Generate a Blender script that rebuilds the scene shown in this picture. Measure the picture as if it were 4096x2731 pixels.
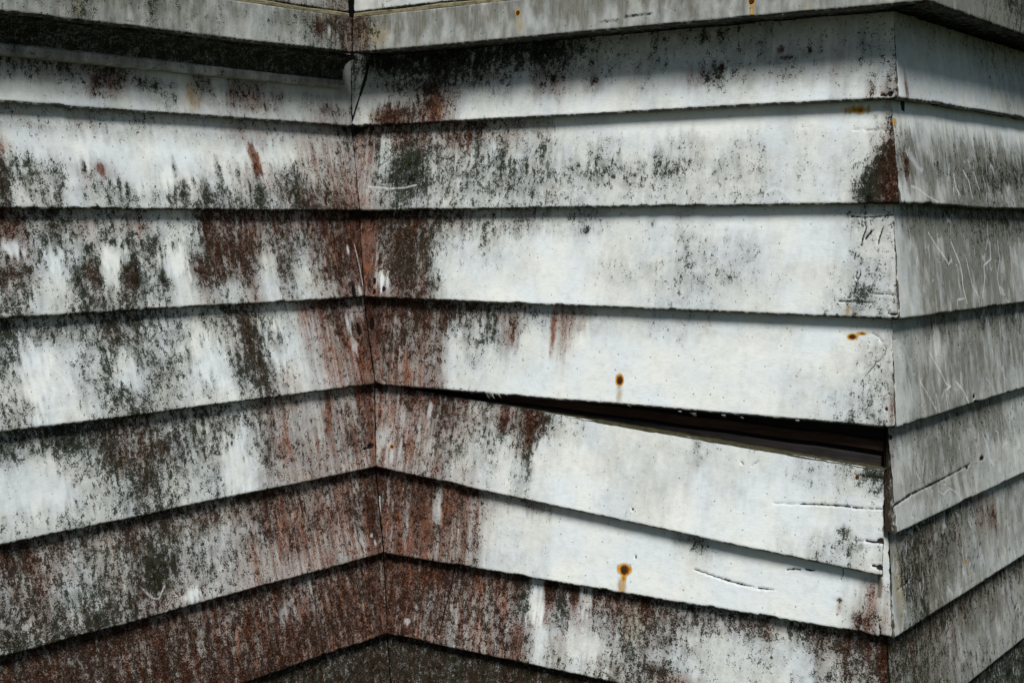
import bpy, math, random
import numpy as np
from mathutils import Vector

for o in list(bpy.data.objects): bpy.data.objects.remove(o)
S = bpy.context.scene
COL = S.collection
# wall frames: origin (x, y), direction of the wall; heights above ground add EYE
EYE=1.45
FR_L=((-0.28273,2.74479),(0.59276,0.80538))
FR_M=((-0.28273,2.74479),(0.80045,-0.59940))
FR_R=((0.55747,2.11563),(0.57704,0.81672))
CAM_LENS=51.5766;CAM_PITCH=4.60603;CAM_ROLL=-0.13929
BOARDS={
'L1':((-1.3000,0.0383,0.3249),(0.0209,0.0383,0.3292),(-1.3000,0.0188,0.1749),(0.0014,0.0188,0.1792)),
'L2':((-1.3000,0.0383,0.1749),(0.0209,0.0383,0.1792),(-1.3000,0.0012,0.0220),(0.0010,0.0012,0.0228)),
'L3':((-1.3000,0.0207,0.0220),(0.0205,0.0207,0.0228),(-1.3000,-0.0112,-0.1356),(-0.0037,-0.0112,-0.1377)),
'L4':((-1.3000,0.0083,-0.1356),(0.0158,0.0083,-0.1377),(-1.3000,-0.0338,-0.2964),(-0.0007,-0.0338,-0.3000)),
'L5':((-1.3000,-0.0143,-0.2964),(0.0188,-0.0143,-0.3000),(-1.3000,-0.0411,-0.4583),(-0.0088,-0.0411,-0.4551)),
'L6':((-1.3000,-0.0216,-0.4583),(0.0107,-0.0216,-0.4551),(-1.3000,-0.0592,-0.6140),(-0.0090,-0.0592,-0.6152)),
'L7':((-1.3000,-0.0397,-0.6140),(0.0105,-0.0397,-0.6152),(-1.3000,-0.0700,-0.7665),(-0.0144,-0.0700,-0.7665)),
'L8':((-1.3000,-0.0505,-0.7665),(0.0051,-0.0505,-0.7665),(-1.3000,-0.0862,-0.9268),(-0.0159,-0.0862,-0.9268)),
'L9':((-1.3000,-0.0667,-0.9268),(0.0036,-0.0667,-0.9268),(-1.3000,-0.1008,-1.0838),(-0.0186,-0.1008,-1.0838)),
'L10':((-1.3000,-0.0813,-1.0838),(0.0009,-0.0813,-1.0838),(-1.3000,-0.1153,-1.2408),(-0.0213,-0.1153,-1.2408)),
'M1':((-0.0384,0.0207,0.3292),(1.0289,0.0159,0.3259),(-0.0189,0.0012,0.1792),(1.0465,-0.0036,0.1759)),
'M2':((-0.0384,0.0207,0.1792),(1.0289,0.0159,0.1759),(-0.0013,0.0010,0.0228),(1.0510,0.0008,0.0260)),
'M3':((-0.0208,0.0205,0.0228),(1.0334,0.0203,0.0260),(0.0112,-0.0036,-0.1377),(1.0516,0.0024,-0.1411)),
'M4':((-0.0083,0.0159,-0.1377),(1.0340,0.0219,-0.1411),(0.0338,-0.0004,-0.3000),(1.0494,0.0018,-0.2988)),
'M5':((0.0143,0.0191,-0.3000),(1.0304,0.0160,-0.3642),(0.0412,-0.0085,-0.4551),(1.0391,-0.0040,-0.5200)),
'M6':((0.0217,0.0110,-0.4551),(1.0345,0.0244,-0.4564),(0.0592,-0.0085,-0.6152),(1.0520,0.0059,-0.6114)),
'M7':((0.0397,0.0110,-0.6152),(1.0345,0.0254,-0.6114),(0.0701,-0.0138,-0.7665),(1.0519,0.0069,-0.7698)),
'M8':((0.0506,0.0057,-0.7665),(1.0343,0.0264,-0.7698),(0.0863,-0.0152,-0.9268),(1.0523,0.0083,-0.9268)),
'M9':((0.0668,0.0043,-0.9268),(1.0348,0.0278,-0.9268),(0.1009,-0.0178,-1.0838),(1.0528,0.0097,-1.0838)),
'M10':((0.0814,0.0017,-1.0838),(1.0352,0.0292,-1.0838),(0.1155,-0.0204,-1.2408),(1.0532,0.0111,-1.2408)),
'R1':((0.0141,0.0228,0.3259),(1.1500,0.0228,0.3373),(-0.0035,0.0033,0.1759),(1.1500,0.0033,0.1873)),
'R2':((0.0141,0.0228,0.1759),(1.1500,0.0228,0.1873),(0.0008,-0.0014,0.0260),(1.1500,-0.0014,0.0156)),
'R3':((0.0184,0.0181,0.0260),(1.1500,0.0181,0.0156),(0.0023,-0.0020,-0.1411),(1.1500,-0.0020,-0.1485)),
'R4':((0.0199,0.0175,-0.1411),(1.1500,0.0175,-0.1485),(0.0018,0.0002,-0.2988),(1.1500,0.0002,-0.3015)),
'R5':((0.0194,0.0197,-0.2988),(1.1500,0.0197,-0.3015),(0.0048,-0.0025,-0.4564),(1.1500,-0.0025,-0.4546)),
'R6':((0.0223,0.0170,-0.4564),(1.1500,0.0170,-0.4546),(0.0059,-0.0025,-0.6114),(1.1500,-0.0025,-0.6112)),
'R7':((0.0234,0.0170,-0.6114),(1.1500,0.0170,-0.6112),(0.0068,-0.0024,-0.7698),(1.1500,-0.0024,-0.7698)),
'R8':((0.0244,0.0171,-0.7698),(1.1500,0.0171,-0.7698),(0.0082,-0.0029,-0.9268),(1.1500,-0.0029,-0.9268)),
'R9':((0.0258,0.0166,-0.9268),(1.1500,0.0166,-0.9268),(0.0096,-0.0034,-1.0838),(1.1500,-0.0034,-1.0838)),
'R10':((0.0272,0.0161,-1.0838),(1.1500,0.0161,-1.0838),(0.0110,-0.0039,-1.2408),(1.1500,-0.0039,-1.2408)),
}
FASCIA={'M':((0.0422,-0.0620,0.3039),(1.1086,-0.0620,0.2987)),'R':((-0.0636,-0.0572,0.2987),(1.2000,-0.0572,0.3015)),'L':((-1.3000,-0.0417,0.2907),(-0.0623,-0.0417,0.3039))}
FASCIA_H=0.0636
KNOTS={'L': [-0.761, -0.7315, -0.7013, -0.6704, -0.6388, -0.6065, -0.5734, -0.5396, -0.5049, -0.4693, -0.4329, -0.3956, -0.3573, -0.318, -0.2778, -0.2364, -0.1939, -0.1503, -0.1055, -0.0595, -0.0121], 'M': [0.011, 0.0546, 0.0974, 0.1394, 0.1806, 0.2211, 0.2608, 0.2998, 0.3381, 0.3757, 0.4127, 0.449, 0.4847, 0.5197, 0.5542, 0.5881, 0.6214, 0.6542, 0.6865, 0.7182, 0.7494, 0.7801, 0.8103, 0.84, 0.8693, 0.8981, 0.9265, 0.9544, 0.982, 1.0091, 1.0357], 'R': [0.0244, 0.0787, 0.1354, 0.1944, 0.2561, 0.3206, 0.3881, 0.4588, 0.5329, 0.6107]}
GRIDS={
'L1':('555565564311414421111 343334663631425542321 111123431331224431343 000101120120122221123', '222223342100203310000 111212442100215521120 000002330000224420142 000000100000022112343', '333333333333333333333 333333333333333333333 222222222222222222222 111111111111111111111'),
'L2':('333323333322223233335 111110011000111111334 654423311211223345444 635523452455666556765', '222112211111123422343 510000000000000201544 310103310001112322355 211201000001121123466', ''),
'L3':('665653444334766566677 344545366635787465677 663256185616777262776 652366564413433142355', '663224035101556555678 251001011001555332577 341014041205554131587 110002121103214121366', ''),
'L4':('755556666544577433674 632244655453348722366 321144545433278323346 431235564423146322234', '111111321111133006775 000000100000033005677 000000000000023213678 110001111101003323567', ''),
'L5':('668877775556545442436 223456677755425333445 111235575544325443355 333423565333213233333', '111123442222114543747 000012443211104544756 000001131111004655675 000001121100114455555', ''),
'L6':('766565767666667655656 664455677644446555566 665565688554444554455 777776754433343333344', '554334444444446655667 453222322222346766777 331123322223456776677 222223444323455566567', ''),
'L7':('888888887777766666667 888877787676776566776 888888888777777777766 999988888888887777666', '555555666666667656777 555556676565776677878 555555677777777777778 666667777777777777788', ''),
'L8':('999999999999999999999 999999999999999999999', '333333333333333333333 333333333333333333333', ''),
'M1':('6889999888875433333443332222222 3456766554454332332222332322332 2234642231331311211463314222233 2565531111110001110111101002135', '1111111111111111111111111111111 0011312311320200101112112122211 1125730100331301012411021112111 2776740000010000000000000001135', ''),
'M2':('5666566443311100000000001000013 3577444543422321123212211111136 3588455565544544354333221212247 2465443444333222222222221111357', '5545465342300000000000000000023 5211221011000000000000000000025 4100001101000000000000000000036 5311100000000000000000000000036', ''),
'M3':('7888754444324311112100000012333 3698422311001011113222210001322 4697311111000122223333211112333 5366411000000011122221110013433', '8555331122100000000000000000011 8544100000000000000000000000011 7534100000000000000000000000012 7655200000000000000000000000011', ''),
'M4':('8788866544333222222211111000123 7665534531110000000000000001233 6554413111000000000000001111234 4543411100000000000000001112343', '8766533252064000000000000000012 9755501040050000000000000000012 8765500010020000000000000000001 8776510000000000000000000000001', ''),
'M5':('5565754567532111111311111223355 4334554435110010101001000011111 4244453414100001110000000001111 3334432213100011110000001133322', '7657563356300000000000000000011 8645542214000000000000000000000 8365421001000000000000000000000 7655533101000000000000000000011', ''),
'M6':('8767766334321111112321100000001 7656554211100000002310000000001 5555544111100000000100000000132 4444443111100000000000000000243', '8878776324200000000210000000001 8878676210000000000000000000011 8878675200000000000000000000162 8788665211000000000000000000163', ''),
'M7':('8877877686675776766555554566789 8776765555162445554322232244568 8766655555132135543222222244448 8766555555242355665333332344447', '8887767673736665553334342344567 8877667570615333332001010023347 8877667466030122320000000022337 8877666566131223355400000000136', ''),
'M8':('9999999999999999999999999999999 9999999999999999999999999999999', '3333333333333333333333333333333 3333333333333333333333333333333', ''),
'R1':('3333344444 2222223333 1111112222 1111111222', '0000000000 0000000000 0000000000 1000000000', '2222222222 1111112222 1111111223 0000001133'),
'R2':('2000000000 4423334433 5335456777 1121444544', '0000000000 3000000000 4000000000 0000000000', '0011111111 2525355454 3655677989 2454666546'),
'R3':('2444556666 1122334442 1222333322 1122222222', '0000000000 0000000000 0000000000 0000000000', '3678889999 3554678884 2466667653 2355555564'),
'R4':('2334444555 1222233233 1222222223 1222222222', '0000000000 1000000000 0000000000 0000000000', '2346656676 2433465455 2555555555 2455554443'),
'R5':('4344545543 2233433333 2233333222 2222222222', '5000000000 3000000100 1000001000 0000000000', '3454575663 2356654553 3455544332 2344443332'),
'R6':('3676655323 2665543422 1674433222 1463222222', '0344343511 0343242611 0334221211 0134211111', '4565654444 4565654444 4566654444 4456544333'),
'R7':('7887776666 6665544433 5565433323 5555444433', '5555555444 4444443333 3354432222 3333333332', '5555555555 5555555554 5555544444 5555544444'),
'R8':('9999999999 9999999999', '2222222222 2222222222', ''),
'FL':('333453234322222344665 223342223222212334554', '000000000000000001355 000000000000000001243', '555555555555444444443 444444444444333333332'),
'FM':('6632111111111111111111111111111 5521111111111111111111111111111', '6510000000000000000000000000000 5410000000000000000000000000000', '5555555555555555555555555555555 4444444444444444444444444444444'),
'FR':('2233456544 2223345433', '0000000000 0000000000', '7778888888 6667777777'),
}
FEATS=[
('b','L1','o',-0.3829,0.2123,0.0208,0.0429,0.24),
('b','L2','m',-0.7504,0.0768,0.0088,0.0347,0.6),
('b','L2','m',-0.7073,0.0826,0.0068,0.016,0.5),
('b','L2','m',-0.6074,0.0858,0.0041,0.0099,0.6),
('b','L2','m',-0.5451,0.0641,0.0051,0.0149,0.6),
('b','L2','m',-0.5326,0.0549,0.0043,0.015,0.6),
('b','L2','m',-0.4285,0.0917,0.0055,0.0198,0.9),
('b','L2','m',-0.4154,0.0574,0.0111,0.0199,0.6),
('b','L2','m',-0.3918,0.07,0.0038,0.0086,0.6),
('b','L2','m',-0.3685,0.0533,0.0076,0.0202,0.5),
('b','L2','m',-0.3323,0.0839,0.0068,0.0255,0.6),
('b','L2','m',-0.2897,0.0851,0.006,0.0148,0.5),
('b','L2','m',-0.2466,0.0527,0.0114,0.03,0.6),
('b','L2','m',-0.1606,0.065,0.0219,0.0385,0.3),
('b','L2','m',-0.6531,0.072,0.0094,0.0294,0.3),
('b','L2','m',-0.2436,0.1112,0.0083,0.021,0.5),
('b','L2','r',-0.5772,0.0848,0.0066,0.0094,0.8),
('b','L2','r',-0.2436,0.1112,0.0093,0.0225,1.2),
('b','L2','r',-0.7405,0.1149,0.0133,0.0114,0.4),
('b','L2','c',-0.4469,0.0778,0.0182,0.0175,0.3),
('b','L2','o',-0.2436,0.1097,0.0062,0.0165,0.25),
('b','L3','m',-0.6002,-0.084,0.0099,0.0174,0.6),
('b','L3','m',-0.5305,-0.0832,0.0147,0.0165,0.7),
('b','L3','m',-0.4718,-0.0876,0.0072,0.0154,0.5),
('b','L3','m',-0.2883,-0.0898,0.0101,0.0223,0.4),
('b','L3','m',-0.569,-0.0261,0.0117,0.0176,0.4),
('b','L3','m',-0.387,-0.0842,0.0162,0.0202,0.3),
('b','L3','m',-0.638,-0.0803,0.0072,0.0165,0.4),
('b','L3','m',-0.7686,-0.0567,0.0072,0.0377,0.4),
('b','L3','c',-0.6742,-0.0533,0.0156,0.0221,0.5),
('b','L3','c',-0.5671,-0.0504,0.0253,0.0176,0.5),
('b','L3','c',-0.447,-0.065,0.0238,0.0311,0.5),
('b','L3','c',-0.7447,-0.0349,0.0133,0.0127,0.4),
('b','L3','o',-0.0673,-0.0583,0.0139,0.0358,0.14),
('b','L3','w',-0.0273,-0.0477,0.0036,0.0097,1.0),
('b','L3','w',-0.0125,-0.124,0.0072,0.0195,0.9),
('b','L3','h',-0.0281,-0.1259,0.0059,0.0121,1.2),
('b','L3','r',-0.0085,-0.0714,0.0169,0.073,0.4),
('l','L3','w',[(-0.007,-0.039),(-0.0026,-0.0878),(-0.0006,-0.1326)],0.00148,0.8),
('b','L4','f',-0.4919,-0.2529,0.0251,0.0385,0.35),
('b','L4','o',-0.4919,-0.2529,0.0197,0.035,0.07),
('l','L4','w',[(-0.7048,-0.1991),(-0.693,-0.2155),(-0.6832,-0.2228),(-0.675,-0.2373),(-0.6698,-0.2502)],0.00223,1.0),
('b','L4','w',-0.0403,-0.1866,0.0083,0.0241,0.8),
('b','L4','w',-0.0324,-0.2274,0.0072,0.021,0.7),
('b','L4','c',-0.5616,-0.2264,0.017,0.0341,0.3),
('b','L4','c',-0.3957,-0.2214,0.0287,0.0433,0.3),
('b','L4','c',-0.2358,-0.2101,0.0318,0.0379,0.3),
('b','L4','c',-0.7252,-0.2233,0.0258,0.045,0.35),
('l','L4','h',[(-0.0316,-0.2719),(-0.0318,-0.3011)],0.00119,1.0),
('b','L4','h',-0.013,-0.1962,0.006,0.013,1.1),
('b','L4','h',-0.5359,-0.223,0.0026,0.0021,1.0),
('b','L5','h',-0.0143,-0.4133,0.0097,0.0049,1.2),
('b','L5','h',-0.0288,-0.4164,0.0096,0.0024,1.1),
('l','L5','h',[(-0.2096,-0.3249),(-0.2118,-0.3339),(-0.2162,-0.3427)],0.00148,1.0),
('b','L5','c',-0.3523,-0.393,0.0257,0.0443,0.3),
('b','L5','c',-0.7386,-0.3824,0.0534,0.0387,0.15),
('b','L5','r',-0.0083,-0.4124,0.0146,0.0493,0.5),
('b','L6','m',-0.5409,-0.5531,0.0175,0.0348,0.4),
('b','L6','c',-0.4748,-0.5981,0.0165,0.0114,0.4),
('l','L6','w',[(-0.5688,-0.5664),(-0.552,-0.5858),(-0.539,-0.5899),(-0.5228,-0.5721)],0.00223,0.7),
('b','L6','w',-0.0262,-0.5926,0.0036,0.0066,0.8),
('b','L6','w',-0.0334,-0.5774,0.0048,0.0041,0.8),
('b','L6','m',-0.021,-0.5401,0.0122,0.0493,0.5),
('b','L7','w',-0.2624,-0.6683,0.0148,0.0153,0.6),
('b','L7','w',-0.4506,-0.6628,0.0112,0.0086,0.5),
('b','L7','w',-0.5358,-0.6239,0.0088,0.0098,0.5),
('b','L7','w',-0.7021,-0.6536,0.0125,0.0066,0.45),
('b','M1','o',0.0768,0.199,0.0471,0.0126,0.24),
('b','M1','m',0.0768,0.1958,0.0471,0.011,0.4),
('b','M1','o',0.1852,0.2044,0.012,0.0192,0.3),
('b','M1','r',0.1852,0.2067,0.014,0.0215,0.6),
('b','M1','m',0.1599,0.2411,0.0122,0.0108,0.5),
('b','M1','m',0.4365,0.2381,0.008,0.0072,0.5),
('b','M1','r',0.4365,0.2381,0.008,0.0072,0.35),
('b','M1','m',0.5188,0.2342,0.0069,0.0057,0.5),
('b','M1','r',0.5188,0.2342,0.0069,0.0057,0.35),
('b','M1','m',0.7547,0.2418,0.0046,0.008,0.6),
('b','M1','r',0.7547,0.2418,0.0046,0.008,0.42),
('b','M1','m',0.9028,0.2559,0.0028,0.0058,0.8),
('b','M1','r',0.9028,0.2559,0.0028,0.0058,0.5599999999999999),
('b','M1','m',0.8544,0.2591,0.0058,0.0045,0.7),
('b','M1','r',0.8544,0.2591,0.0058,0.0045,0.48999999999999994),
('b','M1','m',0.8647,0.2468,0.0086,0.0032,0.7),
('b','M1','r',0.8647,0.2468,0.0086,0.0032,0.48999999999999994),
('b','M1','m',0.3292,0.2411,0.0047,0.0059,0.4),
('b','M1','r',0.3292,0.2411,0.0047,0.0059,0.27999999999999997),
('b','M1','h',1.0235,0.182,0.0053,0.0025,1.2),
('b','M1','h',1.0327,0.184,0.0046,0.0037,1.3),
('l','M1','w',[(1.009,0.1815),(1.017,0.1786),(1.0354,0.1783),(1.0392,0.1837)],0.00148,0.7),
('l','M1','h',[(0.0088,0.2904),(0.0042,0.2668),(-0.0047,0.2393)],0.00445,1.2),
('l','M1','h',[(-0.0025,0.2448),(-0.0115,0.2196),(-0.0194,0.1958),(-0.0239,0.1839)],0.0026,1.2),
('b','M2','m',1.0225,0.0646,0.0237,0.0302,1.0),
('b','M2','m',1.0321,0.1032,0.0079,0.0125,0.5),
('b','M2','m',1.0097,0.0433,0.0305,0.0189,0.8),
('b','M2','r',1.0335,0.0469,0.0066,0.0188,0.1),
('l','M2','w',[(0.8303,0.0292),(0.8351,0.0457),(0.8482,0.0522),(0.8606,0.05),(0.8716,0.0407),(0.8812,0.0302)],0.00297,0.8),
('l','M2','w',[(0.016,0.0684),(0.0699,0.0637),(0.1068,0.0648),(0.1329,0.0692)],0.00111,0.8),
('b','M2','o',0.9759,0.1641,0.0229,0.0076,0.55),
('b','M2','o',0.9799,0.1677,0.0108,0.0044,0.4),
('l','M2','h',[(0.9711,0.1352),(0.9982,0.1336),(1.0314,0.1319)],0.00089,0.7),
('b','M2','c',0.0488,0.1214,0.0128,0.0319,0.3),
('b','M2','m',0.4075,0.1184,0.0055,0.022,0.4),
('b','M2','m',0.3249,0.1145,0.0066,0.03,0.4),
('b','M2','m',0.2683,0.122,0.0078,0.019,0.3),
('b','M2','m',0.1801,0.1166,0.0081,0.0194,0.4),
('b','M2','m',0.6388,0.1033,0.0081,0.0174,0.4),
('b','M2','m',0.8244,0.1087,0.0066,0.0132,0.35),
('b','M2','m',0.0912,0.1006,0.0418,0.0356,0.3),
('b','M3','o',0.0977,-0.062,0.0252,0.0438,0.12),
('b','M3','m',0.0998,-0.062,0.0272,0.0478,0.4),
('b','M3','m',0.1692,-0.1072,0.0112,0.0134,0.7),
('b','M3','m',0.4954,-0.0116,0.014,0.0094,0.7),
('b','M3','m',0.2837,-0.0309,0.0087,0.0191,0.4),
('b','M3','m',0.6249,-0.0012,0.0074,0.007,0.4),
('b','M3','h',0.0321,-0.1067,0.0043,0.0065,1.1),
('b','M3','h',0.0569,-0.1206,0.0043,0.0056,1.1),
('b','M3','h',0.0341,-0.1269,0.0043,0.0057,1.0),
('b','M3','c',0.0527,-0.103,0.0129,0.0145,0.6),
('b','M3','r',0.0138,-0.0634,0.0131,0.0731,0.6),
('b','M3','w',0.039,-0.0509,0.0054,0.0242,0.5),
('l','M3','h',[(0.9876,0.0086),(0.992,-0.0092),(0.987,-0.0239),(0.9859,-0.0354)],0.00134,1.0),
('l','M3','h',[(1.0181,-0.0066),(1.0144,-0.0192),(1.012,-0.0313)],0.00148,1.0),
('l','M3','h',[(0.9924,-0.0238),(0.9963,-0.0181),(1.0002,-0.013)],0.00223,1.0),
('l','M3','h',[(0.9665,0.0086),(0.9964,0.0073),(1.0316,0.0104)],0.00104,1.0),
('l','M3','h',[(0.9836,-0.084),(0.9801,-0.0802),(0.982,-0.0731),(0.986,-0.0711),(0.9868,-0.0775),(0.9836,-0.0833),(0.9817,-0.0898),(0.9805,-0.1007)],0.00163,1.0),
('l','M3','h',[(1.0084,-0.1031),(1.0258,-0.1044),(1.0437,-0.1051)],0.00111,1.0),
('l','M3','h',[(0.9555,-0.1164),(0.972,-0.1165),(1.0087,-0.1171)],0.00096,1.0),
('b','M3','h',1.0417,-0.133,0.0059,0.0025,1.2),
('b','M3','h',1.0353,-0.0052,0.002,0.0056,1.1),
('b','M3','o',0.9716,-0.1294,0.0041,0.0103,0.3),
('b','M3','m',0.9956,-0.1054,0.0175,0.0141,0.35),
('l','M3','h',[(0.9772,-0.0451),(0.9761,-0.0547)],0.00089,1.0),
('b','M4','o',0.5706,-0.2585,0.0081,0.0101,1.0),
('b','M4','o',0.5716,-0.2808,0.0076,0.0188,0.22),
('b','M4','o',0.9731,-0.1695,0.0096,0.0045,0.8),
('b','M4','o',0.9867,-0.1643,0.0082,0.0026,0.75),
('b','M4','r',0.431,-0.1716,0.0073,0.0208,0.7),
('b','M4','m',0.4327,-0.1589,0.0081,0.0089,0.4),
('b','M4','r',0.4284,-0.2052,0.0036,0.0224,0.4),
('b','M4','m',0.3467,-0.1866,0.0113,0.0167,0.3),
('b','M4','r',0.3439,-0.1906,0.0132,0.0228,0.4),
('l','M4','h',[(0.9963,-0.2264),(1.0121,-0.2073),(1.0239,-0.1945),(1.0263,-0.1816),(1.0139,-0.1688),(1.003,-0.1629)],0.00104,0.8),
('b','M4','h',1.0325,-0.272,0.0027,0.0026,1.1),
('b','M4','r',1.0418,-0.2694,0.0033,0.0288,0.5),
('b','M4','r',0.0152,-0.2264,0.0153,0.0822,0.5),
('b','M4','h',0.0155,-0.1871,0.0066,0.0131,1.1),
('b','M5','o',0.0746,-0.4127,0.0065,0.0041,1.0),
('b','M5','o',0.9855,-0.379,0.0034,0.0033,0.9),
('b','M5','w',0.0755,-0.4297,0.0065,0.0229,0.7),
('b','M5','w',0.1551,-0.346,0.0062,0.0288,0.8),
('b','M5','w',0.0949,-0.4059,0.0043,0.0244,0.6),
('b','M5','w',0.0652,-0.3613,0.0043,0.0163,0.5),
('b','M5','m',0.3898,-0.3536,0.0167,0.0303,0.6),
('b','M5','m',0.4138,-0.3403,0.0128,0.0075,0.5),
('b','M5','m',0.3863,-0.3957,0.0075,0.0456,0.3),
('b','M5','m',0.3218,-0.3595,0.0077,0.0269,0.5),
('b','M5','r',0.3217,-0.348,0.0086,0.0231,0.5),
('b','M5','r',0.3907,-0.3498,0.0167,0.0303,0.4),
('l','M5','h',[(0.8962,-0.4282),(0.932,-0.4253),(0.9601,-0.4239),(0.9879,-0.4239),(1.0354,-0.4207)],0.00134,1.0),
('l','M5','h',[(0.8524,-0.432),(0.8962,-0.4282)],0.00074,0.7),
('l','M5','h',[(1.0061,-0.47),(1.0177,-0.471),(1.0244,-0.4701)],0.00223,1.0),
('b','M5','h',1.0298,-0.4675,0.008,0.0045,1.25),
('b','M5','h',1.03,-0.5065,0.0054,0.0039,1.2),
('b','M5','h',1.0205,-0.5052,0.0034,0.0026,1.0),
('l','M5','h',[(0.9855,-0.4727),(1.0061,-0.4706)],0.00111,0.8),
('b','M5','m',0.9714,-0.4608,0.0111,0.0079,0.6),
('b','M5','m',0.9787,-0.4763,0.0165,0.0145,0.4),
('b','M5','m',1.0073,-0.3728,0.0256,0.0065,0.5),
('l','M5','h',[(0.9834,-0.3766),(1.0343,-0.3763)],0.00104,0.9),
('b','M5','f',0.641,-0.414,0.1199,0.0429,0.12),
('b','M5','f',0.9995,-0.4801,0.0055,0.0039,0.6),
('l','M5','h',[(0.811,-0.378),(0.8214,-0.3701)],0.00089,0.9),
('l','M5','h',[(0.7912,-0.3745),(0.7958,-0.3775)],0.00089,0.9),
('b','M5','h',0.6015,-0.4689,0.0029,0.0022,1.1),
('b','M5','f',0.6408,-0.3997,0.1958,0.0429,0.08),
('b','M6','o',0.5823,-0.5744,0.0128,0.011,1.0),
('b','M6','o',0.5824,-0.5883,0.0077,0.0103,0.5),
('b','M6','o',0.5817,-0.6031,0.0119,0.025,0.3),
('b','M6','r',0.1441,-0.54,0.0188,0.0568,0.6),
('b','M6','o',0.144,-0.5522,0.0146,0.0487,0.15),
('b','M6','r',0.201,-0.509,0.0102,0.032,0.5),
('l','M6','w',[(0.0381,-0.5117),(0.0413,-0.532),(0.0433,-0.5574)],0.00297,1),
('b','M6','c',0.1805,-0.5114,0.0123,0.0321,0.3),
('b','M6','w',0.1836,-0.5071,0.0072,0.0224,0.4),
('b','M6','m',0.9619,-0.5676,0.0077,0.0046,0.8),
('b','M6','r',0.9621,-0.5782,0.0063,0.0106,0.6),
('b','M6','m',0.9932,-0.597,0.0137,0.0158,0.5),
('b','M6','r',0.9932,-0.597,0.0137,0.0172,0.5),
('b','M6','m',0.7233,-0.5177,0.0205,0.0127,0.5),
('b','M6','m',0.6831,-0.5125,0.0145,0.01,0.3),
('l','M6','h',[(0.7111,-0.5556),(0.7335,-0.5594),(0.7556,-0.5631),(0.789,-0.5672),(0.8219,-0.5698),(0.8571,-0.5678)],0.00119,1.0),
('l','M6','h',[(0.8727,-0.5347),(0.8852,-0.5316),(0.8954,-0.5314)],0.00148,1.0),
('l','M6','h',[(0.9026,-0.5297),(0.9127,-0.5302),(0.9192,-0.5293)],0.00148,1.0),
('l','M6','f',[(1.0222,-0.5194),(1.0246,-0.5353),(1.0237,-0.5518)],0.00371,1),
('l','M6','h',[(1.026,-0.5941),(1.0289,-0.6034),(1.0277,-0.6102)],0.00148,1.0),
('l','M6','h',[(0.9636,-0.5181),(0.9652,-0.5278),(0.9626,-0.5368)],0.00089,1.0),
('b','M6','h',0.6016,-0.5504,0.0019,0.0036,1.1),
('l','M6','w',[(1.0324,-0.5211),(1.0362,-0.5662),(1.0398,-0.6048)],0.00223,0.5),
('b','M6','o',1.0326,-0.5864,0.0067,0.0261,0.1),
('l','M7','h',[(0.2134,-0.6183),(0.2072,-0.6593),(0.1968,-0.7093),(0.1906,-0.7467)],0.00223,0.9),
('b','M7','w',0.113,-0.7345,0.0096,0.0074,0.7),
('b','M7','h',0.1151,-0.7284,0.0064,0.0016,1),
('b','M7','c',0.3996,-0.6452,0.013,0.0461,0.5),
('b','M7','c',0.5008,-0.6294,0.0106,0.03,0.4),
('b','M7','o',0.5968,-0.6657,0.0253,0.0514,0.12),
('b','M7','m',0.4237,-0.6262,0.011,0.0183,0.5),
('b','M7','r',0.4283,-0.6255,0.011,0.0198,0.6),
('b','M7','m',0.4739,-0.6336,0.0081,0.0226,0.5),
('b','M7','r',0.4739,-0.6374,0.0081,0.0257,0.5),
('b','M7','m',0.3628,-0.6355,0.0095,0.031,0.4),
('b','M7','m',1.0397,-0.6494,0.0147,0.0327,0.5),
('b','M7','r',1.0397,-0.6494,0.0147,0.0327,0.5),
('b','M7','m',0.8484,-0.6781,0.003,0.0028,0.8),
('b','M7','m',0.648,-0.7333,0.0165,0.0087,0.5),
('b','R1','h',0.4373,0.2409,0.0047,0.0036,1.1),
('b','R1','r',0.0355,0.1919,0.0088,0.0249,0.9),
('b','R1','m',0.034,0.1886,0.007,0.0218,0.5),
('b','R2','m',0.0431,0.0758,0.0143,0.0265,0.6),
('b','R2','r',0.0433,0.0727,0.0143,0.0284,0.6),
('l','R2','w',[(0.0536,0.0527),(0.081,0.0494),(0.1285,0.0359),(0.1635,0.0298)],0.00185,0.8),
('l','R2','w',[(0.2502,0.0752),(0.2495,0.0581),(0.2675,0.0413)],0.00223,0.9),
('l','R2','w',[(0.2958,0.0833),(0.3187,0.0666),(0.3276,0.0387)],0.00223,0.9),
('l','R2','w',[(0.3503,0.0814),(0.3684,0.0535)],0.00185,0.8),
('b','R2','w',0.529,0.0565,0.0226,0.0165,0.6),
('l','R2','w',[(0.4155,0.0616),(0.4269,0.0387)],0.00223,0.7),
('b','R2','o',0.0191,0.1451,0.0105,0.0062,0.4),
('b','R2','f',0.0791,0.1025,0.011,0.0179,0.45),
('b','R2','f',0.1953,0.1037,0.016,0.0213,0.45),
('b','R2','f',0.1325,0.085,0.0076,0.013,0.45),
('b','R2','f',0.3263,0.1052,0.0175,0.0209,0.45),
('b','R2','f',0.3888,0.1039,0.0114,0.0214,0.45),
('b','R2','f',0.2721,0.1135,0.0084,0.0171,0.45),
('l','R3','w',[(0.1613,-0.0167),(0.1904,-0.037),(0.2218,-0.0544),(0.237,-0.0663),(0.253,-0.0598)],0.00185,0.9),
('l','R3','w',[(0.259,-0.031),(0.2775,-0.0519),(0.2914,-0.0661),(0.2974,-0.0873),(0.2943,-0.1012),(0.3074,-0.1298)],0.00223,1),
('l','R3','w',[(0.3204,-0.0527),(0.3309,-0.0741),(0.3422,-0.1028),(0.3777,-0.1257)],0.00185,0.8),
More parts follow.
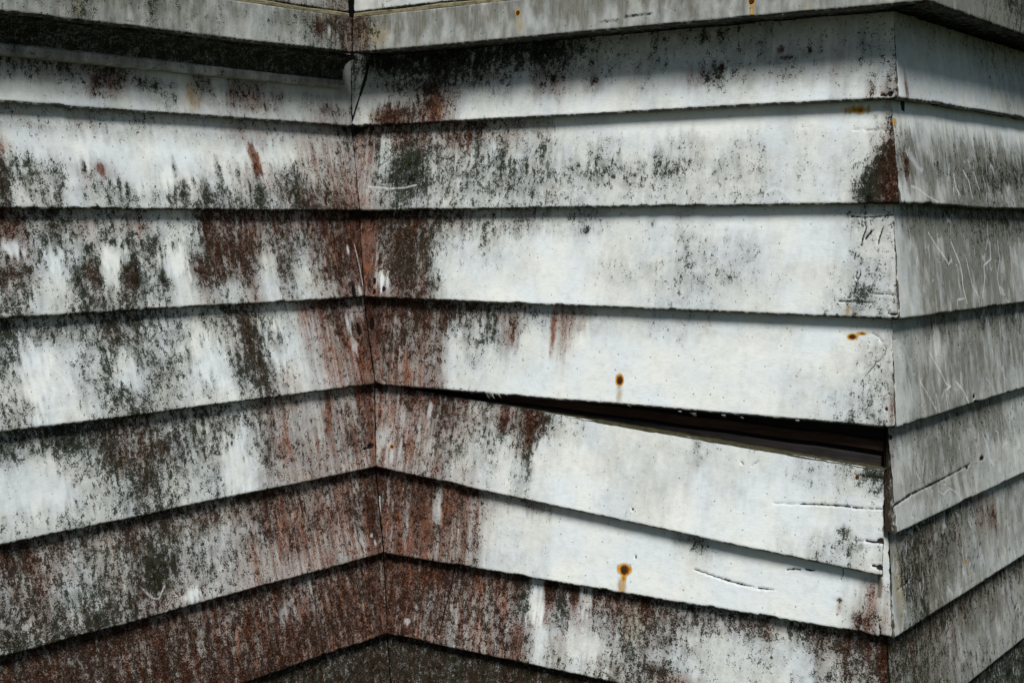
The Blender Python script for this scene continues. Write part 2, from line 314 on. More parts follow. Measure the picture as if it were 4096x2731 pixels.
('l','R3','w',[(0.4551,-0.0329),(0.4531,-0.0624),(0.4118,-0.0724),(0.4135,-0.0907),(0.3992,-0.112),(0.3891,-0.1262)],0.00185,0.9),
('l','R3','w',[(0.4986,-0.0334),(0.5014,-0.0633),(0.4799,-0.0926),(0.4876,-0.1228)],0.00223,0.8),
('b','R3','w',0.5899,-0.065,0.0368,0.0278,0.6),
('b','R3','w',0.1221,-0.0296,0.0152,0.0131,0.4),
('l','R3','w',[(0.1012,-0.0522),(0.0875,-0.0681),(0.0842,-0.1005)],0.00148,0.6),
('b','R3','h',-0.0007,-0.0271,0.0069,0.0031,1.1),
('l','R3','w',[(0.296,-0.1223),(0.2622,-0.123),(0.2587,-0.1311)],0.00148,0.8),
('l','R4','w',[(0.1696,-0.2013),(0.1906,-0.2199),(0.2118,-0.2353),(0.2295,-0.254),(0.2505,-0.2608),(0.2241,-0.2639),(0.2309,-0.2993)],0.00148,0.9),
('l','R4','w',[(0.2751,-0.2546),(0.3085,-0.2717),(0.3321,-0.2955)],0.00223,0.9),
('l','R4','w',[(0.1149,-0.2405),(0.1349,-0.2556),(0.1761,-0.2901)],0.00223,0.8),
('l','R4','w',[(0.1689,-0.2452),(0.1759,-0.2867)],0.00185,0.7),
('l','R4','w',[(0.4263,-0.2605),(0.4561,-0.278),(0.4772,-0.2987)],0.00185,0.7),
('b','R4','w',0.6047,-0.2679,0.0159,0.0237,0.4),
('b','R4','h',0.3602,-0.2874,0.0068,0.0037,1.1),
('b','R4','h',0.3746,-0.2983,0.0137,0.0029,1.1),
('l','R4','h',[(-0.0032,-0.168),(0.023,-0.1703),(0.0337,-0.1723)],0.00096,0.8),
('b','R4','c',0.2076,-0.1801,0.0203,0.0206,0.3),
('l','R5','h',[(0.0036,-0.4145),(0.0421,-0.4115),(0.0818,-0.4083),(0.1382,-0.4074),(0.1949,-0.4068),(0.2415,-0.4051)],0.00193,1.2),
('l','R5','h',[(0.2415,-0.4051),(0.2896,-0.4034),(0.3327,-0.4014),(0.3592,-0.3999)],0.00119,1.0),
('b','R5','h',0.344,-0.4037,0.0067,0.0029,1.1),
('b','R5','h',0.4207,-0.3985,0.0118,0.0038,1.2),
('b','R5','h',0.0288,-0.3166,0.0071,0.0039,1.1),
('l','R5','w',[(0.0921,-0.4239),(0.0656,-0.4396),(0.1225,-0.4557)],0.00223,0.6),
('l','R5','w',[(0.1979,-0.4197),(0.2188,-0.4298),(0.2491,-0.4238),(0.2816,-0.4358),(0.3047,-0.4572)],0.00223,0.7),
('b','R5','w',0.1208,-0.4318,0.0193,0.0123,0.5),
('l','R5','w',[(0.3018,-0.3421),(0.3194,-0.373)],0.00148,0.6),
('l','R5','w',[(0.4577,-0.3906),(0.4958,-0.4107),(0.5605,-0.4348)],0.00148,0.5),
('b','R5','r',0.0089,-0.3335,0.0088,0.026,0.5),
('b','R5','w',0.1525,-0.3382,0.0276,0.0096,0.3),
('b','R6','o',0.0433,-0.5413,0.0257,0.074,0.15),
('l','R6','w',[(0.1981,-0.5589),(0.21,-0.5823),(0.2328,-0.6155)],0.00185,0.6),
('l','R6','w',[(0.3246,-0.5695),(0.3159,-0.597),(0.2952,-0.6072),(0.3079,-0.6318)],0.00185,0.7),
('b','R6','o',0.3437,-0.5607,0.0068,0.003,0.75),
('b','R6','r',0.5127,-0.513,0.0177,0.0267,0.6),
('b','R6','m',0.5127,-0.513,0.0177,0.0267,0.5),
('b','R6','w',0.1911,-0.5994,0.0143,0.0142,0.5),
('l','R6','h',[(0.0312,-0.5467),(0.0507,-0.5441),(0.0725,-0.5432)],0.00119,1.0),
('b','R6','h',0.0779,-0.5416,0.0075,0.0041,1.1),
('b','R7','f',0.22,-0.712,0.0252,0.0291,0.4),
('b','R7','w',0.1902,-0.7186,0.0205,0.0144,0.4),
('b','R7','h',0.6395,-0.7037,0.0068,0.0042,1.1),
('b','FM','o',0.4132,0.3443,0.0053,0.0053,1.0),
('b','FM','o',0.4142,0.3245,0.008,0.017,0.18),
('b','FM','o',0.8413,0.3242,0.0057,0.0057,1.0),
('b','FM','o',0.8423,0.3115,0.0036,0.0101,0.35),
('b','FM','o',0.9286,0.308,0.0081,0.0185,0.12),
('b','FM','o',0.0929,0.3288,0.035,0.0198,0.18),
('b','FM','o',1.1012,0.3005,0.0049,0.0059,0.5),
('b','FM','m',0.0825,0.3334,0.0228,0.0306,0.3),
('l','FM','w',[(0.6929,0.3278),(0.7045,0.3216)],0.00223,0.5),
('l','FM','m',[(0.6221,0.3204),(0.6696,0.3218)],0.00148,0.6),
('l','FM','m',[(0.5735,0.3162),(0.6061,0.3163)],0.00148,0.5),
('b','FL','m',-0.1482,0.3425,0.0176,0.0165,0.6),
('b','FL','r',-0.1482,0.3425,0.0176,0.0165,0.6),
('b','FL','w',-0.1208,0.3379,0.0078,0.0182,0.7),
('b','FL','o',-0.6538,0.3197,0.014,0.0127,0.12),
('b','FL','m',-0.6538,0.3197,0.014,0.0152,0.4),
('b','FL','m',-0.5179,0.3292,0.0103,0.02,0.35),
('b','FL','h',-0.1646,0.3333,0.0019,0.0052,1),
('b','FL','f',-0.6539,0.3133,0.0156,0.019,0.3),
('b','FR','h',0.1943,0.3222,0.0031,0.0128,1.0),
('b','FR','m',0.3216,0.3453,0.0229,0.0134,0.4),
]
NAILS=[('M4', 0.5706, -0.2585, 0.0036), ('M5', 0.0746, -0.4127, 0.003), ('M5', 0.9855, -0.379, 0.003), ('M6', 0.5823, -0.5744, 0.0042), ('M4', 1.0325, -0.272, 0.003), ('M3', 0.972, -0.1165, 0.003), ('M7', 0.113, -0.7288, 0.003), ('FM', 0.4132, 0.3443, 0.0036), ('FM', 0.8413, 0.3242, 0.004), ('M4', 0.9731, -0.1695, 0.0032)]

# ------------------------------------------------------------ camera, sky, sun, exposure
cd = bpy.data.cameras.new('camera'); cam = bpy.data.objects.new('camera', cd); COL.objects.link(cam)
cd.sensor_width = 36; cd.lens = CAM_LENS; cd.clip_start = .05; cd.clip_end = 3000
cam.location = (0, 0, EYE)
cam.rotation_euler = (math.radians(90-CAM_PITCH), 0, 0)
cam.rotation_euler.rotate_axis('Z', math.radians(CAM_ROLL))
S.camera = cam
SUN_EL, SUN_AZ = 47, 178          # degrees; azimuth clockwise from the viewing direction
wd = bpy.data.worlds.new('World'); S.world = wd; wd.use_nodes = True
nt = wd.node_tree; nt.nodes.clear()
sky = nt.nodes.new('ShaderNodeTexSky'); sky.sky_type = 'NISHITA'; sky.sun_disc = False
sky.sun_elevation = math.radians(SUN_EL); sky.sun_rotation = math.radians(SUN_AZ)
sky.dust_density = .5; sky.air_density = 1.0; sky.ozone_density = 1.0
bg = nt.nodes.new('ShaderNodeBackground'); bg.inputs[1].default_value = .05
wo = nt.nodes.new('ShaderNodeOutputWorld')
nt.links.new(sky.outputs[0], bg.inputs[0]); nt.links.new(bg.outputs[0], wo.inputs[0])
sl = bpy.data.lights.new('sun', 'SUN'); sun = bpy.data.objects.new('sun', sl); COL.objects.link(sun)
sl.energy = 5.0; sl.angle = math.radians(20); sl.color = (1, .985, .96)
e, a = math.radians(SUN_EL), math.radians(SUN_AZ)
sd = Vector((math.sin(a)*math.cos(e), math.cos(a)*math.cos(e), math.sin(e)))
sun.rotation_euler = (-sd).to_track_quat('-Z', 'Y').to_euler(); sun.location = sd*6+Vector((0, 0, 2))
S.view_settings.view_transform = 'Standard'; S.view_settings.look = 'None'
S.view_settings.gamma = 1; S.view_settings.use_curve_mapping = False
S.view_settings.exposure = 0.0
S.cycles.max_bounces = 6; S.cycles.diffuse_bounces = 3

rng = np.random.default_rng(5); random.seed(5)
# ------------------------------------------------------------ numpy noise
def vnoise(x, y, seed):
    xi = np.floor(x).astype(np.int64); yi = np.floor(y).astype(np.int64)
    fx = x-xi; fy = y-yi; fx = fx*fx*(3-2*fx); fy = fy*fy*(3-2*fy)
    def h(i, j):
        n = (i*374761393+j*668265263+seed*974711) & 0x7fffffff
        n = ((n ^ (n >> 13))*1274126177) & 0x7fffffff
        return ((n ^ (n >> 16)) & 0xffff)/65535.
    return (h(xi, yi)*(1-fx)+h(xi+1, yi)*fx)*(1-fy)+(h(xi, yi+1)*(1-fx)+h(xi+1, yi+1)*fx)*fy
def fbm(x, y, seed, n=3):
    r = 0; a = .5; t = 0
    for k in range(n): r = r+a*vnoise(x*2**k, y*2**k, seed+k*17); t += a; a *= .55
    return r/t*2-1
def sstep(e0, e1, x):
    t = np.clip((x-e0)/(e1-e0), 0, 1); return t*t*(3-2*t)

# ------------------------------------------------------------ weathering masks, per vertex of a board
def grid_eval(rows, knots, s, v):
    A = np.array([[int(c) for c in r] for r in rows], float)/9.
    k = np.array(knots); nr, nc = A.shape
    ci = np.interp(s, k, np.arange(len(k)))*(nc-1)/(len(k)-1)
    ri = np.clip(v*nr-.5, 0, nr-1)
    c0 = np.clip(np.floor(ci).astype(int), 0, nc-2); r0 = np.clip(np.floor(ri).astype(int), 0, nr-2)
    fc = ci-c0; fr = ri-r0; fc = fc*fc*(3-2*fc); fr = fr*fr*(3-2*fr)
    return (A[r0, c0]*(1-fc)+A[r0, c0+1]*fc)*(1-fr)+(A[r0+1, c0]*(1-fc)+A[r0+1, c0+1]*fc)*fr
def masks(bid, s, z, v, wall, seed):
    n = len(s); M = {c: np.zeros(n) for c in 'mrfohwc'}
    # ragged, downward running outlines
    w1 = fbm(s*70+seed, z*22, seed+1); w2 = fbm(s*190, z*45, seed+2); w3 = fbm(s*30, z*30, seed+3)
    sw = s+.009*w1+.004*w2+.006*fbm(s*120, z*8, seed+21, 2)
    vw = np.clip(v+.10*fbm(s*90, z*12, seed+5)+.07*w2, 0, 1)
    key = bid if bid in GRIDS else (wall+'8' if bid[0] != 'U' else '')
    if bid[0] == 'U': M['m'] += {'L': .42, 'M': .16, 'R': .4}[wall]+.15*w3; M['f'] += {'L': .6, 'M': .25, 'R': .6}[wall]; M['r'] += {'L': .25, 'M': .05, 'R': .1}[wall]
    if key in GRIDS:
        g = GRIDS[key]
        M['m'] = grid_eval(g[0].split(), KNOTS[wall], sw, vw)
        M['r'] = grid_eval(g[1].split(), KNOTS[wall], sw, vw)
        if len(g) > 2 and g[2]: M['f'] = grid_eval(g[2].split(), KNOTS[wall], sw, vw)
        if wall == 'R' and bid[0] == 'R': M['f'] = np.clip(M['f']*1.35, 0, 1.1); M['m'] = M['m']*(.8 if int(bid[1:]) < 6 else .95); M['r'] = M['r']*.5
        if bid[0] == 'F': M['f'] = M['f']*1.5
    strk = fbm(s*260+3, z*16, seed+7, 2)
    M['m'] = np.clip(M['m'], 0, None)**.85*(1.04+.34*w2+.22*w3)
    M['m'] = np.clip(M['m']+.10*M['m']*strk, 0, 1.1); M['r'] = np.clip(M['r']+.45*M['r']*(strk+.9*fbm(s*105, z*7, seed+23, 2)), 0, 1.1)
    for ft in FEATS:
        if ft[1] != bid: continue
        if ft[0] == 'b':
            _, _, ch, fs, fz, rs, rz, a = ft
            q = {'h': .3, 'o': .30 if a > .6 else .9, 'w': .9}.get(ch, 1.1)
            d = np.sqrt(((s-fs)/rs)**2+((z-fz)/rz)**2)
            d = d+q*(.5*w1+.7*w2+.4*w3)
            if ch == 'o': val = a*(np.clip(1.15-d, 0, 1)**.8 if a > .6 else sstep(1.5, 0, d))
            elif ch == 'h': val = a*sstep(1.25, .75, d)
            elif ch == 'c': val = a*.95*sstep(1.5, .4, d)
            else: val = a*(.75 if ch == 'm' else 1)*sstep(1.7, .0, d)
        else:
            _, _, ch, P, wdt, a = ft
            d = np.full(n, 9.)
            for (x0, z0), (x1, z1) in zip(P[:-1], P[1:]):
                dx, dz = x1-x0, z1-z0; L2 = dx*dx+dz*dz+1e-12
                t = np.clip(((s-x0)*dx+(z-z0)*dz)/L2, 0, 1)
                d = np.minimum(d, np.hypot(s-x0-t*dx, z-z0-t*dz))
            d = np.abs(d+.0009*w2)
            val = a*np.clip((1.45 if ch == 'h' else 1.35)-d/(max(wdt, .0016 if ch == 'h' else .0023)+.0005*w1), 0, 1)
        M[ch] = np.maximum(M[ch], val) if ch in 'how' else M[ch]+val*(1 if ch != 'c' else 1)
    for ch in 'mrf': M[ch] = np.clip(M[ch]-M['c']*.9, 0, 1.1)
    M['m'] = np.where(M['m'] > .7, .75+.85*(M['m']-.75), M['m'])
    return M

# ------------------------------------------------------------ node helpers and materials
def nodes(name):
    m = bpy.data.materials.new(name); m.use_nodes = True
    t = m.node_tree; t.nodes.clear()
    out = t.nodes.new('ShaderNodeOutputMaterial'); b = t.nodes.new('ShaderNodeBsdfPrincipled')
    t.links.new(b.outputs[0], out.inputs[0])
    return m, t, b
class T:
    def __init__(s, t): s.t = t
    def l(s, a, b): s.t.links.new(a, b)
    def v(s, x, inp):
        if isinstance(x, (int, float)): inp.default_value = x
        elif isinstance(x, tuple): inp.default_value = x if len(x) == len(inp.default_value) else x+(1,)
        else: s.l(x, inp)
    def math(s, op, a, b=0., c=None, clamp=False):
        n = s.t.nodes.new('ShaderNodeMath'); n.operation = op; n.use_clamp = clamp
        s.v(a, n.inputs[0]); s.v(b, n.inputs[1])
        if c is not None: s.v(c, n.inputs[2])
        return n.outputs[0]
    def noise(s, vec, scale, det=2, rough=.6, dist=0.):
        n = s.t.nodes.new('ShaderNodeTexNoise'); s.l(vec, n.inputs['Vector'])
        n.inputs['Scale'].default_value = scale; n.inputs['Detail'].default_value = det
        n.inputs['Roughness'].default_value = rough; n.inputs['Distortion'].default_value = dist
        return n.outputs['Fac']
    def scalev(s, vec, sc):
        n = s.t.nodes.new('ShaderNodeVectorMath'); n.operation = 'MULTIPLY'; s.l(vec, n.inputs[0]); n.inputs[1].default_value = sc
        return n.outputs[0]
    def mix(s, f, a, b, mode='MIX'):
        n = s.t.nodes.new('ShaderNodeMix'); n.data_type = 'RGBA'; n.blend_type = mode
        s.v(f, n.inputs[0]); s.v(a, n.inputs[6]); s.v(b, n.inputs[7]); return n.outputs[2]
    def range(s, x, a, b, c=0., d=1., sm=False):
        n = s.t.nodes.new('ShaderNodeMapRange'); n.interpolation_type = 'SMOOTHSTEP' if sm else 'LINEAR'
        s.v(x, n.inputs[0]); s.v(a, n.inputs[1]); s.v(b, n.inputs[2]); s.v(c, n.inputs[3]); s.v(d, n.inputs[4]); return n.outputs[0]
    def ramp(s, x, stops):
        n = s.t.nodes.new('ShaderNodeValToRGB'); s.l(x, n.inputs[0]); e = n.color_ramp.elements
        for i, (p, c) in enumerate(stops):
            el = e[i] if i < 2 else e.new(p); el.position = p; el.color = c+(1,)
        return n.outputs[0]
    def sep(s, c):
        n = s.t.nodes.new('ShaderNodeSeparateColor'); s.l(c, n.inputs[0]); return n.outputs
def coords(t, k):
    tc = t.nodes.new('ShaderNodeTexCoord'); oi = t.nodes.new('ShaderNodeObjectInfo')
    n = t.nodes.new('ShaderNodeVectorMath'); n.operation = 'MULTIPLY_ADD'
    t.links.new(oi.outputs['Random'], n.inputs[0]); n.inputs[1].default_value = (k, 0, k*.7); t.links.new(tc.outputs['Object'], n.inputs[2])
    return n.outputs[0]

def paint_material(name, base, base2, rough=.55):
    m, t, b = nodes(name); q = T(t); P = coords(t, 7.3)
    def attr(n_):
        a_ = t.nodes.new('ShaderNodeAttribute'); a_.attribute_name = n_; return a_
    A = attr('stain'); B = attr('wear_shade')
    mould, red, ochre = q.sep(A.outputs['Color'])[:3]; film = A.outputs['Alpha']
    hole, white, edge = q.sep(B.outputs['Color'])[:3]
    fine = q.noise(P, 430, 3, .7)
    clump = q.noise(q.scalev(P, (1, 1, .75)), 125, 2, .6)
    strk = q.noise(q.scalev(P, (1, 1, .12)), 230, 2, .6)
    grain = q.noise(q.scalev(P, (.10, 1, 1)), 900, 2, .65)
    big = q.noise(P, 14, 2, .5)
    # paint: cool / warm tint, faint grain lines
    c = q.mix(q.range(big, .38, .62), base, base2)
    c = q.mix(q.range(grain, .34, .50, .22, 0), c, (.30, .31, .30))
    c = q.mix(q.math('MULTIPLY', q.range(q.noise(P, 60, 5, .7), .48, .72), .27), c, (.33, .35, .32))
    # grey film of dirt
    ff = q.math('MULTIPLY', film, q.range(q.math('ADD', q.math('MULTIPLY', strk, .12), q.math('MULTIPLY', q.noise(q.scalev(P, (1, 1, .4)), 45, 3, .6), .88)), .36, .62, .7, 1.5), clamp=True)
    c = q.mix(q.math('MULTIPLY', ff, .95, clamp=True), c, q.mix(q.range(strk, .4, .6), (.135, .125, .095), (.19, .195, .18)))
    # pale trickles washed through the film
    dv = t.nodes.new('ShaderNodeTexNoise'); dv.inputs['Scale'].default_value = 40; dv.inputs['Detail'].default_value = 3; q.l(P, dv.inputs['Vector'])
    dm = t.nodes.new('ShaderNodeVectorMath'); dm.operation = 'MULTIPLY_ADD'; q.l(dv.outputs['Color'], dm.inputs[0]); dm.inputs[1].default_value = (.022, 0, .03); q.l(P, dm.inputs[2])
    vt = t.nodes.new('ShaderNodeTexVoronoi'); vt.feature = 'DISTANCE_TO_EDGE'; vt.inputs['Scale'].default_value = 30; q.l(q.scalev(dm.outputs[0], (1, 1, .30)), vt.inputs['Vector'])
    vw = q.range(q.noise(P, 22, 2, .5), .54, .70, 0., .08)
    vf = q.math('MULTIPLY', q.range(vt.outputs['Distance'], vw, q.math('MULTIPLY', vw,   .2), 0, .38), B.outputs['Alpha'])
    vf = q.math('MULTIPLY', vf, q.range(vw, .004, .02))
    # thin algae veil following the mould
    c = q.mix(q.math('MULTIPLY', mould, q.range(q.noise(P, 52, 4, .6), .34, .66, .55, 1.2), clamp=True), c, q.mix(q.range(clump, .4, .6), (.038, .042, .027), (.110, .112, .088)))
    on = q.math('ADD', ochre, q.math('MULTIPLY', q.math('SUBTRACT', clump, .5), q.math('MULTIPLY', ochre, .9)))
    oc = q.ramp(on, [(0, (.46, .39, .25)), (.26, (.28, .18, .07)), (.36, (.56, .31, .03)), (.48, (.36, .13, .006)), (.66, (.09, .025, .004)), (.85, (.018, .008, .004))])
    c = q.mix(q.range(on, .02, .30, 0, .85), c, oc)
    # red algae, smooth then grainy
    rn = q.math('ADD', q.math('MULTIPLY', fine, .6), q.math('ADD', q.math('MULTIPLY', strk, .1), q.math('MULTIPLY', clump, .3)))
    rf = q.range(rn, q.math('SUBTRACT', .60, q.math('MULTIPLY', red, .20)), q.math('SUBTRACT', .68, q.math('MULTIPLY', red, .18)), 0, 1)
    rf = q.math('MULTIPLY', q.math('ADD', q.math('MULTIPLY', rf, .55), q.math('MULTIPLY', red, .88)), q.range(red, .02, .25), clamp=True)
    rc = q.mix(q.range(clump, .40, .60), (.066, .025, .012), (.195, .092, .066))
    rc = q.mix(q.range(q.noise(q.scalev(P, (1, 1, .2)), 70, 1), .50, .64), rc, (.160, .046, .014))
    c = q.mix(q.math('MULTIPLY', rf, .93), c, rc)
    # black-green mould specks
    mn = q.math('ADD', q.math('ADD', q.math('MULTIPLY', fine, .42), q.math('MULTIPLY', clump, .33)), q.math('ADD', q.math('MULTIPLY', q.noise(P, 50, 3, .6), .15), q.math('MULTIPLY', grain, .10)))
    th = q.math('SUBTRACT', .606, q.math('MULTIPLY', mould, .200))
    mf = q.range(mn, th, q.math('ADD', th, .048), 0, 1)
    mf = q.math('MULTIPLY', mf, q.math('MULTIPLY', q.range(mould, .01, .12), q.range(mould, .05, .40, .55, 1.)))
    mc = q.mix(q.range(clump, .42, .58), (.0030, .0038, .0025), (.013, .018, .009))
    mc = q.mix(q.math('MULTIPLY', q.range(red, .1, .6), .95), mc, q.mix(q.range(q.noise(P, 420, 3, .65), .47, .60), (.005, .003, .002), (.050, .022, .014)))
    c = q.mix(q.math('MULTIPLY', mf, .95), c, mc)
    # threads of old paint left standing in the dense growth
    rd = q.math('ABSOLUTE', q.math('SUBTRACT', q.noise(P, 210, 2, .55, .6), .5))
    tf = q.math('MULTIPLY', q.range(rd, .030, .006, 0, .42), q.range(q.noise(P, 95, 2, .6), .50, .62))
    tf = q.math('MULTIPLY', tf, q.range(q.math('MAXIMUM', mould, red), .3, .6))
    c = q.mix(tf, c, q.mix(q.range(red, .1, .6), (.44, .47, .46), (.42, .33, .30)))
    # isolated black pin spots
    vo = t.nodes.new('ShaderNodeTexVoronoi'); vo.voronoi_dimensions = '2D'; vo.inputs['Scale'].default_value = 34
    sx = t.nodes.new('ShaderNodeSeparateXYZ'); q.l(P, sx.inputs[0]); cb = t.nodes.new('ShaderNodeCombineXYZ'); q.l(sx.outputs[0], cb.inputs[0]); q.l(sx.outputs[2], cb.inputs[1])
    q.l(cb.outputs[0], vo.inputs['Vector'])
    vr = q.sep(vo.outputs['Color'])
    pin = q.math('MULTIPLY', q.range(vo.outputs['Distance'], q.range(vr[1], .0, 1., .026, .062), .012, 0, 1), q.math('GREATER_THAN', vr[0], .42))
    c = q.mix(q.math('MULTIPLY', pin, .9), c, (.018, .015, .013))
    # rust from nails, over everything
    c = q.mix(q.range(on, .26, .40, 0, .95), c, oc)
    c = q.mix(vf, c, (.60, .64, .655))
    # washed and scratched lines
    wf = q.range(q.math('ADD', white, q.math('MULTIPLY', q.math('SUBTRACT', fine, .5), 1.4)), .38, .80, 0, .62)
    wf = q.math('MULTIPLY', wf, q.range(white, .02, .2))
    c = q.mix(wf, c, (.66, .67, .66))
    # bare, dark wood at arrises, lap shade painted along the lower one, cracks, holes
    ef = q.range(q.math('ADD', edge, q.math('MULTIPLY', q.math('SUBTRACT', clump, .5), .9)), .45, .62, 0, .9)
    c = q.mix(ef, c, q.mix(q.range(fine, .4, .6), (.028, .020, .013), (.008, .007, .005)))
    hf = q.range(q.math('ADD', hole, q.math('MULTIPLY', q.math('SUBTRACT', fine, .5), .45)), .55, .85, 0, .98)
    c = q.mix(hf, c, (.008, .006, .005))
    q.l(c, b.inputs['Base Color'])
    q.l(q.math('ADD', rough, q.math('MULTIPLY', mf, .35), clamp=True), b.inputs['Roughness'])
    q.l(q.math('SUBTRACT', .10, q.math('MULTIPLY', q.math('MAXIMUM', mf, mould, clamp=True), .10), clamp=True), b.inputs['Specular IOR Level'])
    hgt = q.math('ADD', q.math('MULTIPLY', grain, .35), q.math('ADD', q.math('MULTIPLY', clump, .35), q.math('MULTIPLY', fine, .25)))
    hgt = q.math('SUBTRACT', q.math('ADD', hgt, q.math('MULTIPLY', mf, .35)), q.math('MULTIPLY', hf, .3))
    bp = t.nodes.new('ShaderNodeBump'); bp.inputs['Strength'].default_value = .30; bp.inputs['Distance'].default_value = .0011
    q.l(hgt, bp.inputs['Height']); q.l(bp.outputs[0], b.inputs['Normal'])
    return m
PAINT = paint_material('weathered_white_paint', (.645, .690, .700), (.705, .722, .680))

def simple(name, c1, c2, scale=60, rough=.8, bump=.3, stretch=(.1, 1, 1), metal=0., dist=.001):
    m, t, b = nodes(name); q = T(t); P = q.scalev(coords(t, 3.1), stretch)
    n1 = q.noise(P, scale, 4, .65); n2 = q.noise(P, scale*5, 2, .6)
    c = q.mix(q.range(q.math('ADD', q.math('MULTIPLY', n1, .6), q.math('MULTIPLY', n2, .4)), .38, .62), c1, c2)
    q.l(c, b.inputs['Base Color']); b.inputs['Roughness'].default_value = rough; b.inputs['Metallic'].default_value = metal
    b.inputs['Specular IOR Level'].default_value = .2
    bp = t.nodes.new('ShaderNodeBump'); bp.inputs['Strength'].default_value = bump; bp.inputs['Distance'].default_value = dist
    q.l(n1, bp.inputs['Height']); q.l(bp.outputs[0], b.inputs['Normal'])
    return m
RAW = simple('dark_raw_timber', (.020, .009, .006), (.062, .028, .018), 90)
GREY = simple('dark_grey_timber', (.010, .009, .009), (.032, .025, .024), 90)
FELT = simple('black_backing', (.006, .006, .006), (.012, .011, .010), 40)
MOSS = simple('mossy_edge', (.012, .012, .006), (.060, .052, .024), 260, stretch=(.35, 1, 1), bump=.8)
CAPM = simple('mossy_drip_cap_paint', (.05, .045, .022), (.24, .21, .13), 180, stretch=(.25, 1, 1), bump=.7)
RUST = simple('rusted_iron', (.018, .008, .005), (.07, .026, .010), 500, rough=.85, stretch=(1, 1, 1))
FLAKE = simple('peeling_paint', (.20, .19, .15), (.42, .42, .38), 300, stretch=(1, 1, 1))
GRASS = simple('dark_grass', (.018, .028, .011), (.045, .060, .022), 6, stretch=(1, 1, 1), rough=.95, dist=.02)
CONC = simple('stained_concrete', (.10, .10, .09), (.26, .25, .23), 22, stretch=(1, 1, 1), rough=.9)

# ------------------------------------------------------------ objects
def link(name, me, parent=None, loc=(0, 0, 0), mat=None):
    o = bpy.data.objects.new(name, me); COL.objects.link(o); o.location = loc
    if parent: o.parent = parent
    if mat: me.materials.append(mat)
    return o
def mesh(name, V, Fq, smooth=False):
    me = bpy.data.meshes.new(name); me.from_pydata([tuple(v) for v in V], [], Fq); me.update()
    if smooth: me.polygons.foreach_set('use_smooth', [True]*len(me.polygons))
    return me
def quadmesh(name, V, Q):
    V = np.asarray(V, np.float32); Q = np.asarray(Q, np.int32)
    me = bpy.data.meshes.new(name)
    me.vertices.add(len(V)); me.vertices.foreach_set('co', V.ravel())
    me.loops.add(Q.size); me.loops.foreach_set('vertex_index', Q.ravel())
    me.polygons.add(len(Q)); me.polygons.foreach_set('loop_start', np.arange(0, Q.size, 4, dtype=np.int32))
    me.update(calc_edges=True); me.validate(); return me
def empty(name, loc, ang, label, cat, **kw):
    o = bpy.data.objects.new(name, None); COL.objects.link(o); o.location = loc; o.rotation_euler = (0, 0, ang)
    o.empty_display_size = .2; o['label'] = label; o['category'] = cat
    for k, v in kw.items(): o[k] = v
    return o
FR = {'L': FR_L, 'M': FR_M, 'R': FR_R}
WALL = {}
for w, (lab) in {
    'L': 'left wall of white clapboards streaked with black and red algae, cove moulding under its trim',
    'M': 'middle wall of white clapboards with a loose sagging board, dark gap and rusty nails',
    'R': 'right wall of grey clapboards with pale trickle marks, receding beyond the outer corner'}.items():
    (ox, oy), (dx, dy) = FR[w]
    WALL[w] = empty('clapboard_wall', (ox, oy, 0), math.atan2(dy, dx), lab, 'wall', kind='thing', group='clapboard walls of the house')

def span(a, b, lo, hi, d, D):
    """column positions from a to b: step d inside lo..hi, coarse step D outside"""
    xs = [a]
    while xs[-1] < b-1e-6:
        x = xs[-1]; st = d if lo-1e-9 <= x < hi else D
        nx = x+st
        if x < lo < nx: nx = lo
        xs.append(min(nx, b))
    if len(xs) > 2 and xs[-1]-xs[-2] < d*.4: xs.pop(-2)
    return np.array(xs)

